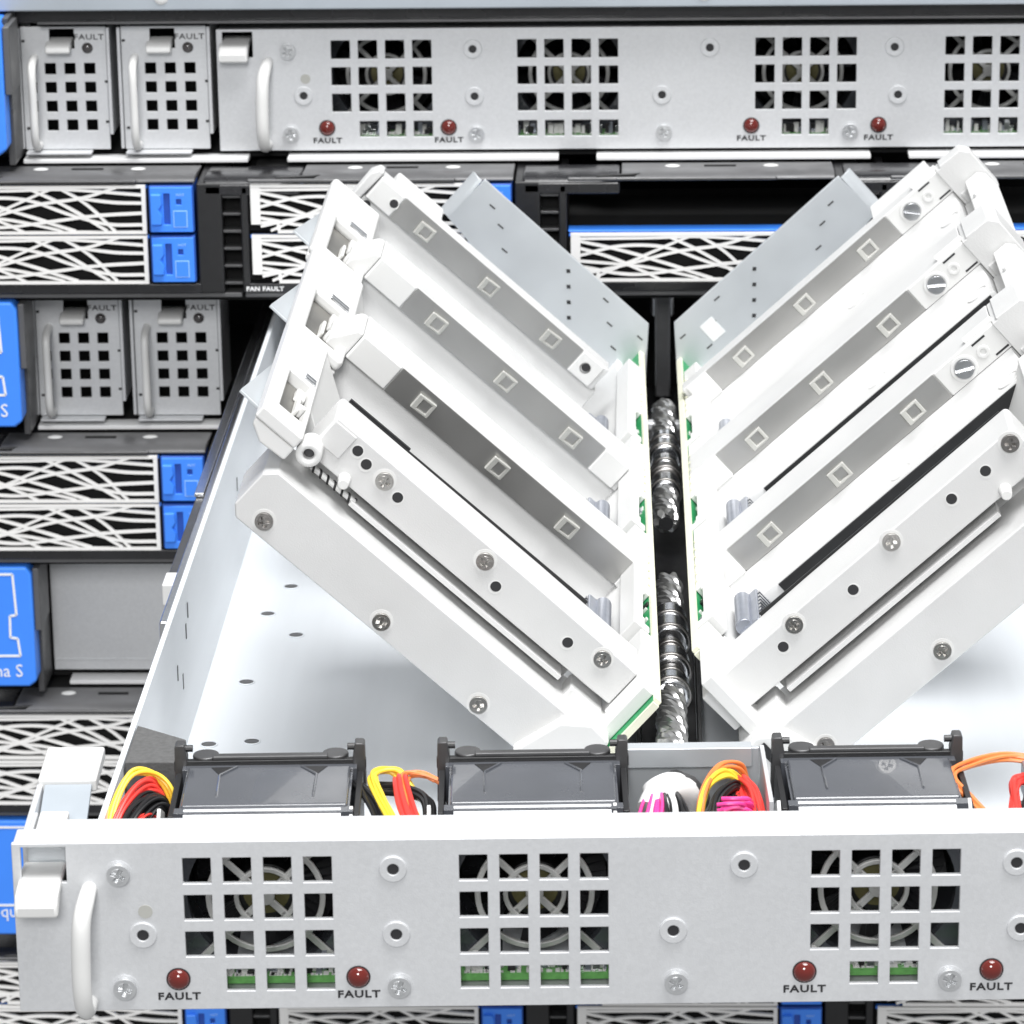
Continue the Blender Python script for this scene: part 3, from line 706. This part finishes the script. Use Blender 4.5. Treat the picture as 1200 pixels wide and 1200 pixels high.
def front_module(side, t):
    S = side
    # upper cast plate
    pl = MB(); pl.prism([(27.5, 9.0), (27.5, 19.6), (60, 20.2), (123.5, 20.6), (124.2, 19.8), (124.2, 9.0)], 0, 17)
    up = pl.build('upper_plate', 'cast', t, 0.5, S)
    MB().box(45, 122, 17.05, 17.6, 14, 20.75).build('gap_shade_strip', 'black', t, 0, S)  # black strip put in as the shade of the gap behind the plate
    if side < 0: MB().box(103, 122, 17.65, 18.6, 14, 21.2).build('gap_shade_strip', 'black', t, 0, S)  # thicker black strip, same gap shade towards the outer end
    if side < 0: MB().box(117.2, 123.8, -0.6, -0.02, 12.8, 19.8).build('raised_pad', 'cast', t, 0.3, S)
    # channel between the two plates
    MB().box(38, 124.0, 12.0, 14.5, 1.5, 9.0).build('channel_wall', 'cast', t, 0, S)
    MB().box(41, 108, -0.5, 11.9, 5.6, 6.9).build('channel_rib', 'cast', t, 0.15, S)
    MB().box(27.6, 37.8, -2, 8, 2.2, 6.9).build('channel_stop', 'cast', t, 0.6, S)
    # lower plate stands proud
    MB().prism([(30.5, -11.8), (30.5, 3.4), (127.0, 3.6), (129.6, 1.0), (129.8, -9.2), (127.4, -11.8)], -10, 14).build('lower_plate', 'cast', t, 0.5, S)
    if side < 0:
        end_screws(t, S, [(105.4, 18.0-2.0, 'steel'), (74.2, 17.2-0.4, 'steel'), (36.6, 16.9, 'steel')], 0)
        end_screws(t, S, [(121.8, -7.8, 'dsteel'), (84.6, -8.4, 'steel'), (53.4, -8.9, 'steel')], -10)
        bores(t, S, [(115.0, 17.4), (111.3, 16.2), (100.3, 14.9), (68.0, 13.6), (45.6, 14.4)], -0.5 if False else 0)
        c = []; 
        for k in range(61):
            a = k*0.62; c.append((107+k*0.22, 1.5+0.8*math.sin(a), 6.6+0.8*math.cos(a)))
        MB().tube(c, 0.32, 6).build('twisted_cord', 'wblack', t, 0, S)
        MB().tube([(107, 1.5, 6.6), (120.5, 1.5, 6.6)], 0.75, 8).build('cord_core', 'whitep', t, 0, S)
        o = MB().ring((124.0, 10.6), 'y', 3.2, 1.3, -6.5, 2, 28).build('boss', 'whitep', t, 0.9, S, seg=3)
        MB().cyl((124.0, 10.6), 'y', 1.28, -4.0, 1, 18).build('boss_bore', 'dgrey', t, 0, S)
        MB().cyl((112.8, 9.9), 'y', 1.3, -4.5, 0.5, 16, 1.7).build('peg', 'whitep', t, 0.3, S)
    else:
        end_screws(t, S, [(121.2, 18.0, 'dsteel'), (84.3, 18.2, 'steel'), (53.2, 18.0, 'steel')], 0)
        end_screws(t, S, [(40.4, -7.4, 'dsteel'), (77.1, -7.6, 'steel'), (116, -8, 'steel')], -10)
        bores(t, S, [(112.4, 16.6), (101.9, 16.7), (69.5, 15.1), (47.4, 15.4)], 0)
        MB().cyl((112.8, 9.9), 'y', 1.3, -4.5, 0.5, 16, 1.7).build('peg', 'whitep', t, 0.3, S)
    MB().prism([(113.5, 3.0), (128.0, 12.6), (128.0, 3.0)], 18.8, 69.0, 'y').build('end_ramp', 'whitep', t, 0.4, S)
    head(t, S, 127.6, 140.0, -8, 68.2, 1.0, 13.4, (128.9, 136.0, 2, 32))
    fin(t, S, 12)
    # moulded inner corner near the hinge
    MB().prism([(22.6, -4), (36, -11.8), (40.5, -11.6), (36.5, 1.8), (30.4, 6.6), (24.2, 6.0)], -13.5, 6).build('corner_bracket', 'whitep', t, 1.0, S, seg=3)
    MB().prism([(24.4, 6.9), (27.3, 6.9), (27.3, 19.4), (24.0, 18.6)], -0.6, 15).build('end_cheek', 'whitep', t, 0.5, S)
LL = ['front left tilted drive module with screwed pale plate above the fans', 'second tilted drive module of the left bank, strip with three square clips', 'third tilted drive module of the left bank, behind the second', 'rearmost left tilted drive module, slid outwards past the others']
RL = ['front right tilted drive module with screwed pale plate at right edge', 'second tilted drive module of the right bank, with slotted screw', 'third tilted drive module of the right bank, behind the second', 'rearmost right tilted drive module beside the grey sheet plate']
for i in range(4):
    tl = bank_left(i, LL[i]); tr = bank_right(i, RL[i])
    if i == 0: front_module(-1, tl); front_module(1, tr)

# backplane boards that carry the modules
def backplane(side, label):
    loc, rot = bank_frame(side, 0, -1.0 if side > 0 else 0.0)
    t = thing('backplane_board', label, 'circuit board', loc, rot, 'backplane boards'); S = side
    def U(y): return (21.6+(y-103)*0.0172) if side < 0 else (26.6-(y-103)*0.0075)
    def slab(d0, d1, ya, yb, v0, v1): return MB().prism([(U(ya)+d0, ya), (U(ya)+d1, ya), (U(yb)+d1, yb), (U(yb)+d0, yb)], v0, v1, 'z')
    yf = 103 if side < 0 else 132
    slab(-0.9, -0.12, yf+2, 398, -12, 20.2).build('inner_shield', 'dgrey', t, 0, S)
    slab(0, 1.6, yf, 398, -13, 20.4).build('board', 'pcb', t, 0, S)
    slab(-0.1, 1.7, yf-1.2, yf-0.1, -13, 20.4).build('board_edge', 'pcbe', t, 0, S)
    slab(-0.1, 1.7, yf-0.05, 398, 20.45, 21.3).build('board_edge', 'pcbe', t, 0, S)
    slab(1.9, 4.2, 101.0, 106.4, -11.5, 1.0).build('edge_connector', 'black', t, 0.2, S)
    slab(1.64, 5.0, 106.5, 146.0, -12.5, 20.7).build('carrier_wall', 'whitep', t, 0.4, S)
    slab(2.8, 5.2, 146.2, 398, -12.5, 14.5).build('carrier_wall', 'whitep', t, 0.3, S)
    for k in range(1, 4):
        y = 115+78*k; u0 = U(y-20)+1.75
        # white moulded socket frame of this bay, with openings that show the board
        MB().plate(u0, u0+5.2, y-46, y+30, [(u0-0.1, u0+1.6, y-42, y-18), (u0+1.6, u0+2.2, y-38, y-20)], 15.0, 20.8, axis='z').build('socket_frame', 'whitep', t, 0.5, S)
        MB().box(u0+5.6, u0+12.0, y-41, y-18, 2.0, 11.0).build('drive_socket', 'conn', t, 0.5, S)
        MB().cyl((u0+7.5, 11.2), 'y', 2.2, y-40, y-19, 18).build('socket_shell', 'conn', t, 0.3, S)
        for q in range(8): MB().box(u0+12.05, u0+12.8, y-40+q*2.6, y-38.8+q*2.6, 4, 10.6).build('socket_pin', 'chrome', t, 0, S)
        for q in range(6): MB().cyl((u0+0.9, y-12+q*6.0+random.uniform(-1, 1)), 'z', 0.55, 20.7, 21.3, 8).build('socket_pip', 'pcbe', t, 0, S)
        for q in range(9):
            yy = y-44+random.uniform(0, 22); vv = random.uniform(13.5, 18.5)
            MB().box(U(yy)+1.62, U(yy)+1.62+random.uniform(0.3, 0.9), yy, yy+random.uniform(0.8, 3), vv, vv+random.uniform(0.8, 2.2)).build('component', random.choice(('chip', 'chip', 'black', 'conn')), t, 0.05, S)
    return t
backplane(-1, 'green backplane board edge holding the left bank, beside the hoses')
backplane(1, 'green backplane board edge holding the right bank, beside the hoses')
# rear sheet plates
def rear_plate(side, label):
    loc, rot = bank_frame(side, 396, 0.6 if side > 0 else 0.0)
    t = thing('sheet_plate', label, 'metal plate', loc, rot, 'rear sheet plates'); S = side
    p = MB().prism([(100.5, 30.2), (32, 29.4), (19.5, 14.0), (19.5, 4), (60, 4), (94, 12.5), (101.5, 13.5)], 0, 1.2).build('sheet', 'plate', t, 0.3, S)
    arc = [(100.8+3.8*math.sin(k*math.pi/12), 3.8-3.8*math.cos(k*math.pi/12)) for k in range(6)]
    arc2 = [(100.8+2.7*math.sin(k*math.pi/12), 3.8-2.7*math.cos(k*math.pi/12)) for k in range(5, -1, -1)]
    MB().prism(arc+arc2, 13.6, 29.2, 'z').build('end_fold', 'plate', t, 0.1, S)
    for q in range(4):
        u, v = 62.0-q*3.35, 25.5-q*3.7
        MB().prism([(u-0.9, v), (u, v+0.8), (u+0.9, v), (u, v-0.8)], -0.12, 0.1).build('vent_slot', 'ink', p, 0, S)
    for (u, v) in ((92, 25), (86, 22), (80, 17), (46, 26), (40, 21), (34, 16), (30, 24)):
        MB().box(u, u+2.2, -0.1, 0.1, v, v+0.5).build('vent_slot', 'dgrey', p, 0, S)
    if side > 0: MB().box(37, 42, -0.15, 0, 16.5, 23).build('paper_label', 'white', p, 0, S)
    return t
rear_plate(-1, 'bluish grey sheet metal plate standing behind the left bank')
rear_plate(1, 'bluish grey sheet metal plate with small label behind the right bank')

# braided hoses in the gully
def hose(label, x, z, y0, y1, fittings, braid):
    t = thing('braided_hose', label, 'hose', (x, 0, z)); t.scale = (1.02, 1, 1.02)
    MB().tube([(0, y, 0) for y in (y0+2, (y0+y1)/2, y1-2)], 2.0, 14).build('inner_tube', 'black', t)
    for (ya, yb) in braid:
        n = int((yb-ya)*2.2)
        for q in range(6):
            pts = []
            for k in range(n+1):
                a = q*math.pi/3+k/n*(yb-ya)*0.3; rr = 2.55+0.25*math.sin(k*0.7+q)
                pts.append((rr*math.cos(a), ya+(yb-ya)*k/n, rr*math.sin(a)))
            MB().tube(pts, 1.15, 7).build('braid_strand', 'rope', t)
    for (ya, yb, r) in fittings:
        MB().cyl((0, 0), 'y', r, ya, yb, 24).build('ferrule', 'chrome' if (yb-ya) > 7 else 'dsteel', t, 0.9)
        MB().ring((0, 0), 'y', r+0.5, r-0.4, ya+0.8, ya+2.0, 24).build('ferrule_lip', 'dsteel', t, 0.3)
    return t
hose('silver braided hose with chrome ferrules, nearest in the gully', 7.4, 22, 84, 212, [(128, 136, 4.6), (137, 143, 3.6), (144, 153, 4.8), (157, 163, 3.4), (166, 176, 4.7), (177, 186, 4.4)], [(86, 127), (187, 212)])
hose('silver braided hose with chrome ferrules, farther back in the gully', 7.0, 23, 258, 372, [(286, 296, 4.2), (297, 304, 4.7), (308, 316, 3.6), (319, 328, 4.7), (329, 337, 4.3)], [(262, 285), (338, 372)])
MB().box(-4, 18.5, 352, 356, 22.0, 24.5).build('cross_bar', 'zinc', None, 0.6)
tag(bpy.data.objects['cross_bar'], 'thin grey cross bar between the two backplane boards at the rear', 'bar')
o = thing('gully_channel', 'dark channel strip under the braided hoses', 'channel', (7, 0, 1.3))
MB().box(-7, 7, 100, 465, 0, 1.5).build('channel_base', 'dgrey', o, 0.3)
MB().box(-8.2, -7.2, 100, 465, 0, 8).build('channel_side', 'mgrey', o, 0.3)
MB().box(7.2, 8.2, 100, 465, 0, 8).build('channel_side', 'mgrey', o, 0.3)
MB().box(-2.6, 2.6, 440, 452, 5, 40).build('rear_post', 'dgrey', o, 0.8)
MB().cyl((0, 450), 'z', 4.0, 30, 37, 20).build('post_collar', 'chrome', o, 0.8)

# ---------------------------------------------------------------- wiring
def harness(label, wires, extra=None):
    t = thing('wire_harness', label, 'cable', (0, 0, 0), (0, 0, YAW), 'wire harnesses')
    for (cname, r, pts) in wires:
        for q in range(4 if len(wires) > 3 else 2):
            j = 0.95; ox, oy, oz = random.uniform(-j, j), random.uniform(-1.5, 1.5), random.uniform(-j, j)*0.8
            pp = [(x+ox+random.uniform(-.28, .28), y+oy+random.uniform(-.4, .4), z+oz+random.uniform(-.28, .28)) for x, y, z in pts]
            MB().tube(crom(pp, 8), r*0.56, 8).build('wire', cname, t)
    return t
wl = [('wyellow', 0.85, [(-116.2, 18, 26), (-116.0, 28, 34), (-112.8, 38, 39.2), (-107.5, 41, 38.4), (-103.8, 40, 34), (-102.6, 38, 24)])]
for k in range(3):
    wl.append(('wred', 0.8, [(-115.8+0.7*k, 17+k, 26), (-114.4+0.9*k, 26+k, 34-k*0.4), (-110.5+0.6*k, 36+k, 37.6-k), (-107.0+0.5*k, 40, 36.5-k), (-105+0.3*k, 41, 28)]))
for k in range(5):
    wl.append(('wblack', 0.8, [(-113.8+0.9*k, 17, 26), (-112.6+0.9*k, 24+0.6*k, 33.4-0.4*k), (-109.0+0.7*k, 33, 36.2-0.7*k), (-105.6+0.4*k, 37-0.5*k, 34-0.5*k), (-104.6+0.3*k, 38, 24)]))
wl.append(('wred', 0.5, [(-112.2, 16, 27), (-110.8, 24, 32.6), (-108.2, 30, 33.6), (-106.0, 34, 30)]))
harness('yellow, red and black wires looping beside the foam block', wl)
wl = []
for k in range(4): wl.append(('wblack', 0.85, [(-63.2+0.6*k, 46, 33-k*0.5), (-61.4+1.0*k, 41, 35.5-0.6*k), (-57.8+1.1*k, 30, 33.5), (-54.6+1.0*k, 20, 28)]))
wl.append(('wyellow', 0.9, [(-50, 42, 33), (-54, 46, 36.5), (-58.6, 43, 37), (-57.0, 34, 35.6), (-53.6, 24, 33), (-51.5, 17, 27)]))
for k in range(2): wl.append(('wred', 1.0, [(-52.6+k*1.0, 47, 33), (-53.0+k*1.0, 42, 36.4), (-51.8+k*1.2, 32, 35), (-49.4+k*1.0, 22, 32), (-48.2+k, 16, 27)]))
wl.append(('worange', 0.75, [(-43.6, 44, 34.6), (-47.4, 45, 36), (-51.0, 44, 36.2), (-50.4, 36, 35.4), (-48.4, 26, 32), (-47.4, 18, 27)]))
for k in range(2): wl.append(('wblack', 1.3, [(-57.0, 44, 33-k), (-52, 42, 33.6-k), (-46.8, 38, 33-k), (-45.8, 32, 30), (-45.4, 24, 24)]))
wl.append(('wyellow', 0.7, [(-50, 40, 30), (-47.6, 30, 30), (-45.4, 20, 28)]))
harness('black, yellow and red wires between the first two fans', wl)
sl2 = []
cols = ['wpink', 'wwhite', 'wpink', 'wpink', 'wblack', 'wwhite', 'wblack', 'wblack']
for k, cn in enumerate(cols): sl2.append((cn, 0.75, [(3.4+0.8*k, 34, 35.5), (1.8+1.3*k, 26, 35.0), (0.6+1.5*k, 20, 32), (0.2+1.6*k, 15, 26)]))
hs = harness('white sleeved bundle of pink, white and black wires in the box', sl2)
MB().tube(crom([(3.0, 31, 32.6), (4.6, 34, 34.5), (7.6, 37, 35), (10.6, 40, 33), (12.5, 43, 29)], 6), [3.0]*6+[3.8]*19, 18).build('white_sleeve', 'wwhite', hs)
MB().tube([(8.5, 39, 34.6), (11.2, 41.5, 32.4), (13.4, 44, 29)], 4.1, 16).build('ribbed_sleeve', 'dgrey', hs)
wl = []
wl.append(('wyellow', 0.95, [(13.6, 16, 24), (13.6, 24, 32), (15.5, 33, 37), (20.0, 38, 38.6), (24, 41, 35)]))
wl.append(('worange', 0.7, [(13.0, 18, 26), (14.0, 28, 36), (18.0, 38, 39.4), (22.8, 41, 38.4), (25, 42, 34)]))
for k in range(4): wl.append(('wblack', 0.85, [(15.2+0.9*k, 15, 24), (15.6+0.9*k, 22, 31.5-0.3*k), (17.4+0.9*k, 30, 35.6-0.6*k), (21.0+0.6*k, 36, 36.8-0.8*k), (23.4+0.4*k, 40, 33)]))
for k in range(3): wl.append(('wpink', 0.9, [(18.6, 26, 36.4-1.1*k), (21.0, 25.5, 37.0-1.1*k), (24.0, 26, 36.4-1.1*k), (25.4, 30, 33-k)]))
for k in range(4): wl.append(('wred', 0.85, [(24.0-0.4*k, 40, 36-k*0.6), (26.4-1.4*k, 32, 35-k*0.7), (27.2-1.6*k, 22, 30), (27.0-1.6*k, 15, 24)]))
for k in range(2): wl.append(('wpink', 1.0, [(9.6+1.3*k, 30, 31), (11.0+1.2*k, 26, 31.2), (12.4+1.0*k, 20, 28), (12.2+k, 15, 23)]))
harness('looped yellow, black, pink and red wires right of the white sleeve', wl)
wl = [('worange', 0.85, [(96, 44, 36.4), (84, 46, 37.8), (73.5, 42, 37.2), (70.6, 36, 36.8), (74, 29, 34.5), (79.0, 20, 31), (80.5, 15, 27)])]
for k in range(2): wl.append(('wred', 0.95, [(87.6, 40, 35.4), (85.0-0.6*k, 36, 36), (83.0-1.2*k+2*k, 28, 33), (80.6+3.6*k, 17, 27)]))
for k in range(3): wl.append(('wblack', 0.8, [(88.6+k, 40, 36), (87.4+1.2*k, 32, 34), (86.4+1.8*k-(3.6 if k == 0 else 0), 18, 28)]))
h5 = harness('orange wire arching over red and black wires at the right edge', wl)
MB().box(87.0, 92, 37, 46, 30, 37.4).build('wire_clamp', 'conn', h5, 0.6)
